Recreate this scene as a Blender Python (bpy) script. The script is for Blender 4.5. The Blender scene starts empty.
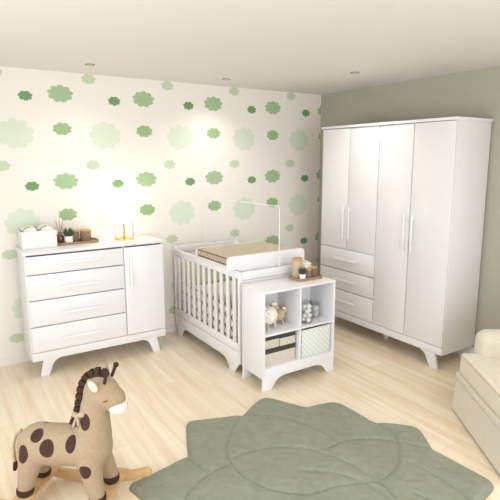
import bpy, bmesh, math, random
import numpy as np
from mathutils import Vector, Matrix
random.seed(7)
D = bpy.data
COL = bpy.context.scene.collection
SC = bpy.context.scene

# ------------------------------------------------------------------ camera
cd = D.cameras.new('camera'); cam = D.objects.new('camera', cd); COL.objects.link(cam)
cd.sensor_width = 36; cd.lens = 494.56 / 500 * 36
cd.shift_x = -(252.15 - 250) / 500; cd.shift_y = (245.72 - 250) / 500
cd.clip_start = .05
yaw, pit, rol = .5772, -.1739, -.0016
F = Vector((math.sin(yaw)*math.cos(pit), math.cos(yaw)*math.cos(pit), math.sin(pit)))
R = F.cross(Vector((0, 0, 1))).normalized(); U = R.cross(F)
R2 = R*math.cos(rol) + U*math.sin(rol); U2 = -R*math.sin(rol) + U*math.cos(rol)
mw = Matrix((R2, U2, -F)).transposed().to_4x4(); mw.translation = (-4.2413, -4.9192, 1.8987)
cam.matrix_world = mw
SC.camera = cam

# ------------------------------------------------------------------ world, light, exposure
SC.view_settings.view_transform = 'Standard'; SC.view_settings.look = 'None'
SC.view_settings.gamma = 1; SC.view_settings.exposure = 0.5
try: SC.view_settings.use_curve_mapping = False
except Exception: pass
wd = D.worlds.new('daylight'); SC.world = wd; wd.use_nodes = True
wd.node_tree.nodes['Background'].inputs[0].default_value = (.88, .94, 1.0, 1)
wd.node_tree.nodes['Background'].inputs[1].default_value = .9
def area(name, loc, direction, sx, sy, power, col):
    l = D.lights.new(name, 'AREA'); l.shape = 'RECTANGLE'; l.size = sx; l.size_y = sy
    l.energy = power; l.color = col
    o = D.objects.new(name, l); COL.objects.link(o); o.location = loc
    o.rotation_euler = Vector(direction).to_track_quat('-Z', 'Y').to_euler()
    return o
area('added_window_light_left', (-5.45, -3.0, 1.45), (1, .12, -.12), 3.2, 1.9, 38, (.88, .945, 1))  # light of an unseen window, added to brighten the room from the left
area('added_window_light_rear', (-2.6, -6.35, 1.5), (.0, 1, -.12), 3.4, 1.9, 62, (.88, .945, 1))  # added light from an unseen window behind the camera

# ------------------------------------------------------------------ materials
def lin(c):
    return tuple(((v/255)/12.92 if v/255 <= .04045 else ((v/255+.055)/1.055)**2.4) for v in c)
class NT:
    def __init__(s, name):
        s.m = D.materials.new(name); s.m.use_nodes = True; s.t = s.m.node_tree
        s.b = s.t.nodes['Principled BSDF']
    def n(s, kind, **kw):
        x = s.t.nodes.new(kind)
        for k, v in kw.items(): setattr(x, k, v)
        return x
    def l(s, a, b): s.t.links.new(a, b)
    def math(s, op, a, b=None, c=None):
        x = s.n('ShaderNodeMath', operation=op)
        for i, v in enumerate((a, b, c)):
            if v is None: continue
            if isinstance(v, (int, float)): x.inputs[i].default_value = v
            else: s.l(v, x.inputs[i])
        return x.outputs[0]
    def mix(s, f, a, b):
        x = s.n('ShaderNodeMix', data_type='RGBA')
        for i, v in ((0, f), (6, a), (7, b)):
            if isinstance(v, (int, float)): x.inputs[i].default_value = v
            elif isinstance(v, tuple): x.inputs[i].default_value = v + (1,) if len(v) == 3 else v
            else: s.l(v, x.inputs[i])
        return x.outputs[2]
    def bump(s, h, strength, dist=.002):
        x = s.n('ShaderNodeBump'); x.inputs['Strength'].default_value = strength
        x.inputs['Distance'].default_value = dist
        s.l(h, x.inputs['Height']); s.l(x.outputs[0], s.b.inputs['Normal'])
def mat(name, rgb, rough=.5, var=.04, scale=8, bump=0, bscale=200, metal=0, coat=0, sheen=0, emit=None, es=0, trans=0, stretch=None, bdist=.002, ior=None):
    k = NT(name); c = lin(rgb)
    tc = k.n('ShaderNodeTexCoord'); src = tc.outputs['Object']
    if stretch:
        mp = k.n('ShaderNodeMapping'); mp.inputs['Scale'].default_value = stretch; k.l(src, mp.inputs[0]); src = mp.outputs[0]
    nz = k.n('ShaderNodeTexNoise'); nz.inputs['Scale'].default_value = scale; nz.inputs['Detail'].default_value = 3
    k.l(src, nz.inputs['Vector'])
    col = k.mix(nz.outputs[0], tuple(max(0, v*(1-var)) for v in c), tuple(min(1, v*(1+var)) for v in c))
    k.l(col, k.b.inputs['Base Color'])
    k.b.inputs['Roughness'].default_value = rough; k.b.inputs['Metallic'].default_value = metal
    k.b.inputs['Coat Weight'].default_value = coat; k.b.inputs['Coat Roughness'].default_value = .12
    k.b.inputs['Sheen Weight'].default_value = sheen
    if ior: k.b.inputs['IOR'].default_value = ior
    k.b.inputs['Transmission Weight'].default_value = trans
    if emit:
        k.b.inputs['Emission Color'].default_value = lin(emit) + (1,); k.b.inputs['Emission Strength'].default_value = es
    if bump:
        n2 = k.n('ShaderNodeTexNoise'); n2.inputs['Scale'].default_value = bscale; n2.inputs['Detail'].default_value = 2
        k.l(tc.outputs['Object'], n2.inputs['Vector']); k.bump(n2.outputs[0], bump, bdist)
    return k.m

def wallpaper_mat():
    k = NT('cloud_wallpaper')
    g = k.n('ShaderNodeNewGeometry'); sp = k.n('ShaderNodeSeparateXYZ'); k.l(g.outputs['Position'], sp.inputs[0])
    X, Z = sp.outputs[0], sp.outputs[2]
    base = lin((243, 237, 229)); col = base
    # kind: centre x, centre z, half width, half height, lobes, colour
    kinds = [(-1.146, 2.122, .156, .135, 9, (219, 228, 209), 0.3),
             (-1.277, 1.842, .070, .048, 7, (198, 213, 184), 1.1),
             (-1.544, 2.176, .088, .060, 8, (158, 186, 138), .4),
             (-.742, 1.692, .115, .078, 9, (166, 192, 150), .9),
             (-1.042, 1.655, .063, .044, 7, (118, 156, 104), 0.6)]
    for cx, cz, rx, rz, lob, rgb, ph in kinds:
        u = k.math('SUBTRACT', X, cx); v = k.math('SUBTRACT', Z, cz)
        u = k.math('SUBTRACT', k.math('PINGPONG', k.math('ADD', u, 80.0), .4), 0) if False else k.math('SUBTRACT', k.math('FLOORED_MODULO', k.math('ADD', u, .4), .8), .4)
        v = k.math('SUBTRACT', k.math('FLOORED_MODULO', k.math('ADD', v, .4), .8), .4)
        un = k.math('DIVIDE', u, rx); vn = k.math('DIVIDE', v, rz)
        r = k.math('SQRT', k.math('ADD', k.math('MULTIPLY', un, un), k.math('MULTIPLY', vn, vn)))
        th = k.math('ARCTAN2', vn, un)
        s = k.math('ABSOLUTE', k.math('SINE', k.math('ADD', k.math('MULTIPLY', th, lob/2), ph)))
        lim = k.math('ADD', k.math('MULTIPLY', k.math('POWER', s, .6), .24), .78)
        mk = k.math('MULTIPLY', k.math('SUBTRACT', lim, r), rx/.003)
        mk = k.math('MINIMUM', k.math('MAXIMUM', mk, 0), 1)
        col = k.mix(mk, col, lin(rgb))
    k.l(col, k.b.inputs['Base Color']); k.b.inputs['Roughness'].default_value = .75
    nz = k.n('ShaderNodeTexNoise'); nz.inputs['Scale'].default_value = 150; k.l(g.outputs['Position'], nz.inputs['Vector'])
    k.bump(nz.outputs[0], .08, .001)
    return k.m

def floor_mat():
    k = NT('pale_oak_boards')
    g = k.n('ShaderNodeNewGeometry'); mp = k.n('ShaderNodeMapping'); k.l(g.outputs['Position'], mp.inputs[0])
    mp.inputs['Rotation'].default_value = (0, 0, math.pi/2)
    br = k.n('ShaderNodeTexBrick'); k.l(mp.outputs[0], br.inputs['Vector'])
    br.inputs['Color1'].default_value = lin((240, 223, 196)) + (1,)
    br.inputs['Color2'].default_value = lin((246, 233, 210)) + (1,)
    br.inputs['Mortar'].default_value = lin((212, 186, 150)) + (1,)
    br.inputs['Scale'].default_value = 1; br.inputs['Brick Width'].default_value = 1.9; br.inputs['Row Height'].default_value = .2
    br.inputs['Mortar Size'].default_value = .0012; br.inputs['Mortar Smooth'].default_value = .3; br.offset = .37
    m2 = k.n('ShaderNodeMapping'); m2.inputs['Scale'].default_value = (9, .55, 1); k.l(g.outputs['Position'], m2.inputs[0])
    nz = k.n('ShaderNodeTexNoise'); nz.inputs['Scale'].default_value = 1.6; nz.inputs['Detail'].default_value = 5; nz.inputs['Distortion'].default_value = .6
    k.l(m2.outputs[0], nz.inputs['Vector'])
    ramp = k.n('ShaderNodeMapRange'); ramp.inputs[1].default_value = .42; ramp.inputs[2].default_value = .62; k.l(nz.outputs[0], ramp.inputs[0])
    f = k.math('MULTIPLY', ramp.outputs[0], .5)
    col = k.mix(f, br.outputs[0], lin((222, 191, 150)))
    k.l(col, k.b.inputs['Base Color']); k.b.inputs['Roughness'].default_value = .34
    k.bump(nz.outputs[0], .05, .002)
    return k.m

def rug_mat():
    k = NT('sage_plush')
    tc = k.n('ShaderNodeTexCoord')
    nz = k.n('ShaderNodeTexNoise'); nz.inputs['Scale'].default_value = 9; nz.inputs['Detail'].default_value = 6; nz.inputs['Distortion'].default_value = 1.2
    k.l(tc.outputs['Object'], nz.inputs['Vector'])
    k.l(k.mix(nz.outputs[0], lin((124, 128, 110)), lin((157, 159, 140))), k.b.inputs['Base Color'])
    k.b.inputs['Roughness'].default_value = .9; k.b.inputs['Sheen Weight'].default_value = .15
    k.b.inputs['Sheen Tint'].default_value = lin((200, 208, 185)) + (1,)
    n2 = k.n('ShaderNodeTexNoise'); n2.inputs['Scale'].default_value = 60; n2.inputs['Detail'].default_value = 4; n2.inputs['Distortion'].default_value = 2
    k.l(tc.outputs['Object'], n2.inputs['Vector']); k.bump(n2.outputs[0], .8, .010)
    return k.m

def giraffe_mat():
    k = NT('knit_giraffe')
    tc = k.n('ShaderNodeTexCoord'); sp = k.n('ShaderNodeSeparateXYZ'); k.l(tc.outputs['Object'], sp.inputs[0])
    X, Z = sp.outputs[0], sp.outputs[2]
    nz = k.n('ShaderNodeTexNoise'); nz.inputs['Scale'].default_value = 60; k.l(tc.outputs['Object'], nz.inputs['Vector'])
    col = k.mix(nz.outputs[0], lin((156, 134, 106)), lin((175, 153, 125)))
    Yn = k.math('ABSOLUTE', sp.outputs[1])
    for x, z, rx, rz, yc in ((-.135, .437, .036, .034, .075), (-.062, .385, .044, .050, .105), (-.198, .345, .034, .050, .11), (.071, .415, .031, .048, .09), (.150, .540, .031, .048, .078), (.152, .277, .037, .037, .118)):
        a = k.math('DIVIDE', k.math('SUBTRACT', X, x), rx); b = k.math('DIVIDE', k.math('SUBTRACT', Z, z), rz)
        c_ = k.math('DIVIDE', k.math('SUBTRACT', Yn, yc), .055)
        r = k.math('SQRT', k.math('ADD', k.math('ADD', k.math('MULTIPLY', a, a), k.math('MULTIPLY', b, b)), k.math('MULTIPLY', c_, c_)))
        mk = k.math('MINIMUM', k.math('MAXIMUM', k.math('MULTIPLY', k.math('SUBTRACT', 1, r), 12), 0), 1)
        col = k.mix(mk, col, lin((62, 36, 25)))
    k.l(col, k.b.inputs['Base Color']); k.b.inputs['Roughness'].default_value = .95; k.b.inputs['Sheen Weight'].default_value = .08
    wv = k.n('ShaderNodeTexNoise'); wv.inputs['Scale'].default_value = 320; wv.inputs['Detail'].default_value = 2; k.l(tc.outputs['Object'], wv.inputs['Vector'])
    k.bump(wv.outputs[0], .5, .003)
    return k.m

def dots_mat():
    k = NT('mint_dotted_fabric')
    tc = k.n('ShaderNodeTexCoord'); mp = k.n('ShaderNodeMapping'); mp.inputs['Rotation'].default_value = (0, math.pi/4, 0); k.l(tc.outputs['Object'], mp.inputs[0])
    sp = k.n('ShaderNodeSeparateXYZ'); k.l(mp.outputs[0], sp.inputs[0])
    q = []
    for o in (sp.outputs[0], sp.outputs[2]):
        a = k.math('SUBTRACT', k.math('FLOORED_MODULO', o, .036), .018); q.append(k.math('MULTIPLY', a, a))
    r = k.math('SQRT', k.math('ADD', q[0], q[1]))
    mk = k.math('LESS_THAN', r, .0085)
    k.l(k.mix(mk, lin((222, 227, 220)), lin((247, 248, 244))), k.b.inputs['Base Color']); k.b.inputs['Roughness'].default_value = .9
    return k.m

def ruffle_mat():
    k = NT('white_fabric_with_painted_gap_shade')  # wavy dark bands paint the shade between slats into the fabric colour
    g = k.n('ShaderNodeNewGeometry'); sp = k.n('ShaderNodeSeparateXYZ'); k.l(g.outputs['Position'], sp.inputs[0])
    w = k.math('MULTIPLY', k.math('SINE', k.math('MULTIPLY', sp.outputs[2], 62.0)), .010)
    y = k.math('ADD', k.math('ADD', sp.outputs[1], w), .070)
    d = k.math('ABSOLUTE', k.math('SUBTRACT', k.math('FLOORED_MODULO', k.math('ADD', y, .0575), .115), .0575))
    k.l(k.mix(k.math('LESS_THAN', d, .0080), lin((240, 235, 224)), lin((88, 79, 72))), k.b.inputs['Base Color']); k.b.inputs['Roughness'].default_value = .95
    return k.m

def glass_mat():
    k = NT('clear_glass'); t = k.t
    tr = k.n('ShaderNodeBsdfTransparent'); tr.inputs[0].default_value = (.97, .98, .98, 1)
    gl = k.n('ShaderNodeBsdfGlossy'); gl.inputs['Roughness'].default_value = .03
    lw = k.n('ShaderNodeLayerWeight'); lw.inputs[0].default_value = .3
    fr = k.math('ADD', k.math('MULTIPLY', lw.outputs['Facing'], .16), .02)
    mx = k.n('ShaderNodeMixShader'); k.l(fr, mx.inputs[0]); k.l(tr.outputs[0], mx.inputs[1]); k.l(gl.outputs[0], mx.inputs[2])
    k.l(mx.outputs[0], t.nodes['Material Output'].inputs['Surface'])
    return k.m

def pad_side_mat():
    k = NT('patterned_pad_edge')
    tc = k.n('ShaderNodeTexCoord'); wv = k.n('ShaderNodeTexChecker'); mp = k.n('ShaderNodeMapping')
    mp.inputs['Scale'].default_value = (1, 1, 1); k.l(tc.outputs['Object'], mp.inputs[0]); k.l(mp.outputs[0], wv.inputs[0]); wv.inputs['Scale'].default_value = 42
    k.l(k.mix(wv.outputs['Fac'], lin((214, 200, 178)), lin((160, 138, 114))), k.b.inputs['Base Color']); k.b.inputs['Roughness'].default_value = .9
    return k.m

M = dict(
    ceiling=mat('ceiling_paint', (230, 226, 221), .9, .01),
    plain=mat('white_wall_paint', (232, 229, 226), .85, .01),
    green=mat('sage_wall_paint', (176, 174, 157), .8, .015, 3),
    base=mat('white_trim', (240, 234, 226), .4, .01),
    white=mat('white_lacquer', (239, 237, 239), .28, .01, 4, coat=.25),
    gloss=mat('glossy_white_lacquer', (237, 234, 235), .2, .01, 4, coat=.5),
    soft=mat('satin_white_lacquer', (237, 234, 234), .4, .01, 4),
    handle=mat('pale_handle', (246, 244, 246), .3, .01),
    dark=mat('shadow_gap_board', (96, 90, 92), .8),
    gold=mat('brushed_gold', (226, 186, 110), .25, .05, metal=1),
    shade=mat('glowing_lampshade', (255, 250, 235), .8, 0, emit=(255, 246, 222), es=2.2),
    bulb=mat('warm_bulb', (255, 250, 235), .5, 0, emit=(255, 236, 190), es=8),
    steel=mat('downlight_ring', (150, 140, 130), .5),
    lens=mat('downlight_lens', (236, 228, 216), .4, 0),
    wood=mat('warm_wood', (164, 130, 100), .5, .2, 12, stretch=(1, 12, 12)),
    lightwood=mat('pale_beech', (206, 168, 116), .45, .1, 10, stretch=(1, 10, 10)),
    woodlid=mat('bamboo_lid', (198, 158, 106), .5, .12, 15),
    woven=mat('woven_grey_jar', (140, 118, 100), .85, .25, 90, bump=.6, bscale=160),
    beigejar=mat('beige_glazed_jar', (198, 174, 146), .4, .08, 60),
    amber=mat('amber_glass', (120, 78, 48), .1, .05, coat=.5),
    cream=mat('cream_linen', (216, 206, 188), .95, .05, 30, bump=.35, bscale=350, sheen=.3),
    creamtop=mat('cream_boucle', (226, 216, 197), .95, .05, 30, bump=.6, bscale=140, sheen=.3, bdist=.004),
    pipe=mat('sofa_piping', (204, 189, 163), .9),
    basket=mat('white_woven_fabric', (242, 240, 236), .9, .02, 40, bump=.5, bscale=120),
    towel=mat('white_terry', (240, 240, 230), .95, .03, 40, bump=.5, bscale=260),
    towelgreen=mat('grey_green_trim', (150, 160, 142), .95, .05),
    leaf=mat('succulent_green', (62, 84, 58), .6, .3, 40),
    pot=mat('white_ceramic', (244, 243, 240), .25, .01),
    soil=mat('soil', (70, 52, 40), .95),
    glass=glass_mat(),
    cotton=mat('cotton', (246, 242, 238), .95, .02, bump=.5, bscale=120),
    swab=mat('cotton_swabs', (222, 210, 200), .8, .1),
    beigebox=mat('beige_board_box', (218, 206, 194), .8, .03),
    darklid=mat('charcoal_lid', (66, 60, 58), .7, .06),
    dots=dots_mat(),
    wool=mat('white_wool', (248, 243, 232), .95, .04, bump=.8, bscale=60, bdist=.006),
    beigewool=mat('beige_wool', (206, 182, 146), .95, .1, bump=.7, bscale=90, bdist=.004),
    toyleg=mat('pale_toy_leg', (214, 192, 174), .7, .05),
    brown=mat('dark_brown_knit', (62, 38, 28), .95, .1, 60, bump=.5, bscale=260),
    beigeknit=mat('beige_knit', (180, 158, 128), .95, .06, 60, bump=.5, bscale=300),
    muzzle=mat('white_fleece', (236, 228, 220), .95, .03, 60, bump=.5, bscale=260),
    ear=mat('pale_ear_lining', (228, 222, 208), .95, .03),
    pad=mat('beige_pad_fabric', (196, 181, 160), .95, .05, 90, bump=.4, bscale=260),
    padside=pad_side_mat(),
    trimbrown=mat('brown_pad_piping', (120, 92, 66), .9),
    matt=mat('white_cotton_sheet', (240, 236, 226), .95, .02),
    bumper=mat('yellow_green_fabric', (222, 222, 182), .95, .04, 30),
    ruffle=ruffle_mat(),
    wire=mat('white_wire', (246, 242, 234), .4, .01),
)

# ------------------------------------------------------------------ mesh helpers
class MB:
    def __init__(s): s.bm = bmesh.new()
    def add(s, t, mtx=None):
        if mtx is not None: bmesh.ops.transform(t, matrix=mtx, verts=t.verts)
        me = D.meshes.new('tmp'); t.to_mesh(me); t.free(); s.bm.from_mesh(me); D.meshes.remove(me); return s
    def box(s, x0, x1, y0, y1, z0, z1, bev=.003, seg=2, mtx=None):
        t = bmesh.new(); bmesh.ops.create_cube(t, size=1)
        for v in t.verts:
            v.co = Vector(((x0+x1)/2 + v.co.x*(x1-x0), (y0+y1)/2 + v.co.y*(y1-y0), (z0+z1)/2 + v.co.z*(z1-z0)))
        b = min(bev, .45*min(abs(x1-x0), abs(y1-y0), abs(z1-z0)))
        if b > 0: bmesh.ops.bevel(t, geom=list(t.edges), offset=b, segments=seg, affect='EDGES', profile=.5)
        return s.add(t, mtx)
    def prism(s, pts, a0, a1, axis='y', bev=.003, mtx=None):
        """outline (p,q) swept along axis from a0 to a1; p,q are the remaining axes in order"""
        t = bmesh.new()
        def P(p, q, a): return {'x': (a, p, q), 'y': (p, a, q), 'z': (p, q, a)}[axis]
        lo = [t.verts.new(P(p, q, a0)) for p, q in pts]; hi = [t.verts.new(P(p, q, a1)) for p, q in pts]
        f1 = t.faces.new(lo); f2 = t.faces.new(hi[::-1]); n = len(pts)
        for i in range(n): t.faces.new((lo[(i+1) % n], lo[i], hi[i], hi[(i+1) % n]))
        bmesh.ops.recalc_face_normals(t, faces=t.faces)
        if bev > 0:
            ed = [e for e in t.edges if f1 in e.link_faces or f2 in e.link_faces]
            bmesh.ops.bevel(t, geom=ed, offset=bev, segments=2, affect='EDGES', profile=.5, clamp_overlap=True)
        return s.add(t, mtx)
    def lathe(s, prof, c=(0, 0, 0), n=32, mtx=None):
        t = bmesh.new(); rings = []
        for r, z in prof:
            if r < 1e-5: rings.append([t.verts.new((0, 0, z))])
            else: rings.append([t.verts.new((r*math.cos(2*math.pi*i/n), r*math.sin(2*math.pi*i/n), z)) for i in range(n)])
        for a, b in zip(rings, rings[1:]):
            for i in range(n):
                j = (i+1) % n
                if len(a) == 1 and len(b) == 1: continue
                if len(a) == 1: t.faces.new((a[0], b[i], b[j]))
                elif len(b) == 1: t.faces.new((a[i], a[j], b[0]))
                else: t.faces.new((a[i], a[j], b[j], b[i]))
        bmesh.ops.recalc_face_normals(t, faces=t.faces)
        m = Matrix.Translation(c)
        return s.add(t, mtx @ m if mtx is not None else m)
    def ell(s, c, r, rot=None, seg=24):
        t = bmesh.new(); bmesh.ops.create_uvsphere(t, u_segments=seg, v_segments=seg//2+2, radius=1)
        m = Matrix.Translation(c) @ (rot.to_4x4() if rot else Matrix.Identity(4)) @ Matrix.Diagonal((r[0], r[1], r[2], 1))
        return s.add(t, m)
    def tube(s, pts, rad, n=10, cap=True):
        pts = [Vector(p) for p in pts]; t = bmesh.new(); rings = []
        if isinstance(rad, (int, float)): rad = [rad]*len(pts)
        up = Vector((0, 0, 1))
        for i, p in enumerate(pts):
            d = (pts[min(i+1, len(pts)-1)] - pts[max(i-1, 0)]).normalized()
            if i == 0:
                a = d.cross(up if abs(d.z) < .9 else Vector((1, 0, 0))).normalized()
            else:
                a = (a - d*a.dot(d)).normalized()
            b = d.cross(a)
            rings.append([t.verts.new(p + (a*math.cos(2*math.pi*k/n) + b*math.sin(2*math.pi*k/n))*rad[i]) for k in range(n)])
        for a_, b_ in zip(rings, rings[1:]):
            for k in range(n): t.faces.new((a_[k], a_[(k+1) % n], b_[(k+1) % n], b_[k]))
        if cap: t.faces.new(rings[0][::-1]); t.faces.new(rings[-1])
        bmesh.ops.recalc_face_normals(t, faces=t.faces)
        return s.add(t)
    def caps(s, a, b, ra, rb, n=20):
        """tapered capsule"""
        a, b = Vector(a), Vector(b); s.tube([a, b], [ra, rb], n); s.ell(a, (ra,)*3, seg=n); s.ell(b, (rb,)*3, seg=n); return s
    def build(s, name, m, parent=None, smooth=True, local=False):
        me = D.meshes.new(name); 
        off = Vector((0, 0, 0))
        if parent is not None and not local:
            off = Vector(parent['_o']) if '_o' in parent else off
        elif parent is None and not local and len(s.bm.verts):
            xs = [v.co for v in s.bm.verts]
            off = Vector(((min(c.x for c in xs)+max(c.x for c in xs))/2, (min(c.y for c in xs)+max(c.y for c in xs))/2, min(c.z for c in xs)))
        for v in s.bm.verts: v.co -= off
        if smooth:
            for f in s.bm.faces: f.smooth = True
            for e in s.bm.edges:
                if len(e.link_faces) == 2 and e.calc_face_angle(0) > math.radians(38): e.smooth = False
        s.bm.to_mesh(me); s.bm.free(); me.materials.append(M[m] if isinstance(m, str) else m)
        o = D.objects.new(name, me); COL.objects.link(o)
        if parent is not None: o.parent = parent; o['_o'] = tuple(0.0 for _ in range(3)) if local else tuple(off)
        else: o.location = off
        return o
def sub(name, mb, m, parent):                 # sub-part of a part whose vertices sit at the thing's origin
    return mb.build(name, m, parent)
def thing(name, label, cat, loc=(0, 0, 0), rz=0, group=None):
    o = D.objects.new(name, None); COL.objects.link(o); o.location = loc; o.rotation_euler = (0, 0, rz)
    o.empty_display_size = .1
    o['label'] = label; o['category'] = cat; o['_o'] = tuple(float(v) for v in loc)
    if group: o['group'] = group
    return o
def tag(o, label, cat, group=None):
    o['label'] = label; o['category'] = cat
    if group: o['group'] = group
    return o
def struct(name, mb, m, parent=None, smooth=False):
    o = mb.build(name, m, parent, smooth)
    if parent is None: o['kind'] = 'structure'
    return o
def dup(root, loc, rz=0, label=None, group=None):
    r = root.copy(); COL.objects.link(r); r.location = loc; r.rotation_euler = (0, 0, rz)
    if label: r['label'] = label
    if group: r['group'] = group
    for ch in list(root.children):
        c = ch.copy(); COL.objects.link(c); c.parent = r
        for g in list(ch.children):
            e = g.copy(); COL.objects.link(e); e.parent = c
    return r
def remeshed(mb, vox, smooth_it, name, m, parent):
    me = D.meshes.new(name); mb.bm.to_mesh(me); mb.bm.free(); o = D.objects.new('tmp', me); COL.objects.link(o)
    r = o.modifiers.new('r', 'REMESH'); r.mode = 'VOXEL'; r.voxel_size = vox; r.use_smooth_shade = True
    if smooth_it: s = o.modifiers.new('s', 'SMOOTH'); s.factor = .5; s.iterations = smooth_it
    dg = bpy.context.evaluated_depsgraph_get(); dg.update()
    m2 = D.meshes.new_from_object(o.evaluated_get(dg)); m2.name = name
    D.objects.remove(o); m2.materials.clear(); m2.materials.append(M[m] if isinstance(m, str) else m)
    for p in m2.polygons: p.use_smooth = True
    ob = D.objects.new(name, m2); COL.objects.link(ob)
    if parent is not None: ob.parent = parent
    return ob

# ------------------------------------------------------------------ room shell
XL, YR, H = -5.25, -6.15, 2.687
struct('floor', MB().box(XL, 0, YR, 0, -.1, 0, 0), floor_mat())
struct('ceiling', MB().box(XL-.15, .15, YR-.15, .15, H, H+.1, 0), 'ceiling')
struct('wall_back', MB().box(XL-.15, .15, 0, .15, -.1, H, 0), wallpaper_mat())
struct('wall_right', MB().box(0, .15, YR-.15, 0, -.1, H, 0), 'green')
wl = MB()
WY0, WY1, WZ0, WZ1 = -4.6, -1.4, .5, 2.4
wl.box(XL-.15, XL, YR-.15, WY0, -.1, H, 0); wl.box(XL-.15, XL, WY1, 0, -.1, H, 0)
wl.box(XL-.15, XL, WY0, WY1, -.1, WZ0, 0); wl.box(XL-.15, XL, WY0, WY1, WZ1, H, 0)
struct('wall_left', wl, 'plain')
VX0, VX1 = -4.3, -.9
wr = MB()
wr.box(XL, VX0, YR-.15, YR, -.1, H, 0); wr.box(VX1, 0, YR-.15, YR, -.1, H, 0)
wr.box(VX0, VX1, YR-.15, YR, -.1, WZ0, 0); wr.box(VX0, VX1, YR-.15, YR, WZ1, H, 0)
struct('wall_front', wr, 'plain')
f = MB()
for y in (WY0, (WY0+WY1)/2-.02, WY1-.04): f.box(XL-.1, XL-.04, y, y+.04, WZ0, WZ1, .004)
for z in (WZ0, WZ1-.04): f.box(XL-.1, XL-.04, WY0+.04, WY1-.04, z, z+.04, .004)
struct('added_window_1', f, 'base')  # unseen left window, added to supply light
f = MB()
for x in (VX0, (VX0+VX1)/2-.02, VX1-.04): f.box(x, x+.04, YR-.1, YR-.04, WZ0, WZ1, .004)
for z in (WZ0, WZ1-.04): f.box(VX0+.04, VX1-.04, YR-.1, YR-.04, z, z+.04, .004)
struct('added_window_2', f, 'base')  # rear window out of view, added as a light source
bp = [(0, 0), (0, .115), (.006, .115), (.010, .09), (.014, .085), (.014, 0)]
struct('baseboard_back', MB().prism([(-p, q) for p, q in bp], XL, 0, 'x', 0), 'base')
struct('baseboard_right', MB().prism([(-p, q) for p, q in bp], YR, -.014, 'y', 0), 'base')
struct('baseboard_left', MB().prism([(XL+p, q) for p, q in bp], YR, -.014, 'y', 0), 'base')
struct('baseboard_front', MB().prism([(YR+p, q) for p, q in bp], XL+.014, -.014, 'x', 0), 'base')

# ------------------------------------------------------------------ ceiling downlights
def downlight(x, y, label, watts=20):
    t = thing('ceiling_downlight', label, 'ceiling light', (x, y, H), group=None)
    MB().lathe([(.030, 0), (.040, 0), (.042, -.003), (.038, -.006), (.033, -.007), (.030, -.005), (.030, 0)], n=32).build('trim_ring', 'steel', t, local=True)
    MB().lathe([(0, -.004), (.030, -.004), (.030, 0), (0, 0)], n=32).build('lens', 'lens', t, local=True)
    l = D.lights.new('downlight_beam', 'SPOT'); l.energy = watts; l.color = (1, .965, .91); l.spot_size = 2.3; l.spot_blend = 1; l.shadow_soft_size = .06
    o = D.objects.new('downlight_beam', l); COL.objects.link(o); o.location = (x, y, H-.02)
downlight(-2.996, -.497, 'small round recessed ceiling downlight above the white dresser, nearest the left edge', 9)
downlight(-1.639, -.447, 'small round recessed ceiling downlight above the crib, middle of the three')
downlight(-.819, -1.419, 'small round recessed ceiling downlight in front of the tall wardrobe, rightmost of three')
downlight(-3.75, -3.75, 'added unseen small round recessed ceiling downlight nearest the added left window')  # this and the next two are unseen downlights added for more light
downlight(-2.45, -3.95, 'added unseen small round recessed ceiling downlight over the rug, nearer the added rear window')
downlight(-1.15, -4.15, 'added unseen small round recessed ceiling downlight over the cream armchair')

# ------------------------------------------------------------------ shared furniture bits
def leg_profile(xo_top, xi_top, xo_bot, xi_bot, zt):
    """outline in (p,z): splayed leg, curved fillet into the plinth on its inner side"""
    pts = [(xo_bot, 0), (xo_top, zt)]
    # inner fillet from (xi_top, zt) down to (xi_bot,0)
    c = (xi_bot + (xi_top-xi_bot)*.38, zt*.80)
    pts.append((xi_top, zt))
    for k in range(1, 7):
        t = k/7
        a = (1-t)**2; b = 2*t*(1-t); d = t*t
        e = (xi_bot + (xi_top-xi_bot)*.28, zt*.55)
        pts.append((a*xi_top + b*c[0] + d*e[0], a*zt + b*c[1]*1.1 + d*e[1]))
    pts.append((xi_bot, 0))
    return pts
def bar_handle(a, b, out, w=.020, h=.013):
    """flat bar handle between a and b; out = direction away from the door"""
    a, b, o = Vector(a), Vector(b), Vector(out); mb = MB()
    lo = [min(a[i], b[i]) for i in range(3)]; hi = [max(a[i], b[i]) for i in range(3)]
    ax = max(range(3), key=lambda i: hi[i]-lo[i]); oa = max(range(3), key=lambda i: abs(o[i])); ot = 3-ax-oa
    def bx(l0, l1, o0, o1, wd):
        e0 = [0, 0, 0]; e1 = [0, 0, 0]
        e0[ax], e1[ax] = l0, l1; e0[ot], e1[ot] = lo[ot]-wd/2, lo[ot]+wd/2
        s = sorted((lo[oa]+o[oa]*o0, lo[oa]+o[oa]*o1)); e0[oa], e1[oa] = s
        mb.box(e0[0], e1[0], e0[1], e1[1], e0[2], e1[2], .003)
    bx(lo[ax], hi[ax], .020, .020+h, w)
    L = hi[ax]-lo[ax]
    bx(lo[ax]+L*.08, lo[ax]+L*.08+.015, 0, .022, w*.7); bx(hi[ax]-L*.08-.015, hi[ax]-L*.08, 0, .022, w*.7)
    return mb

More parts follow.
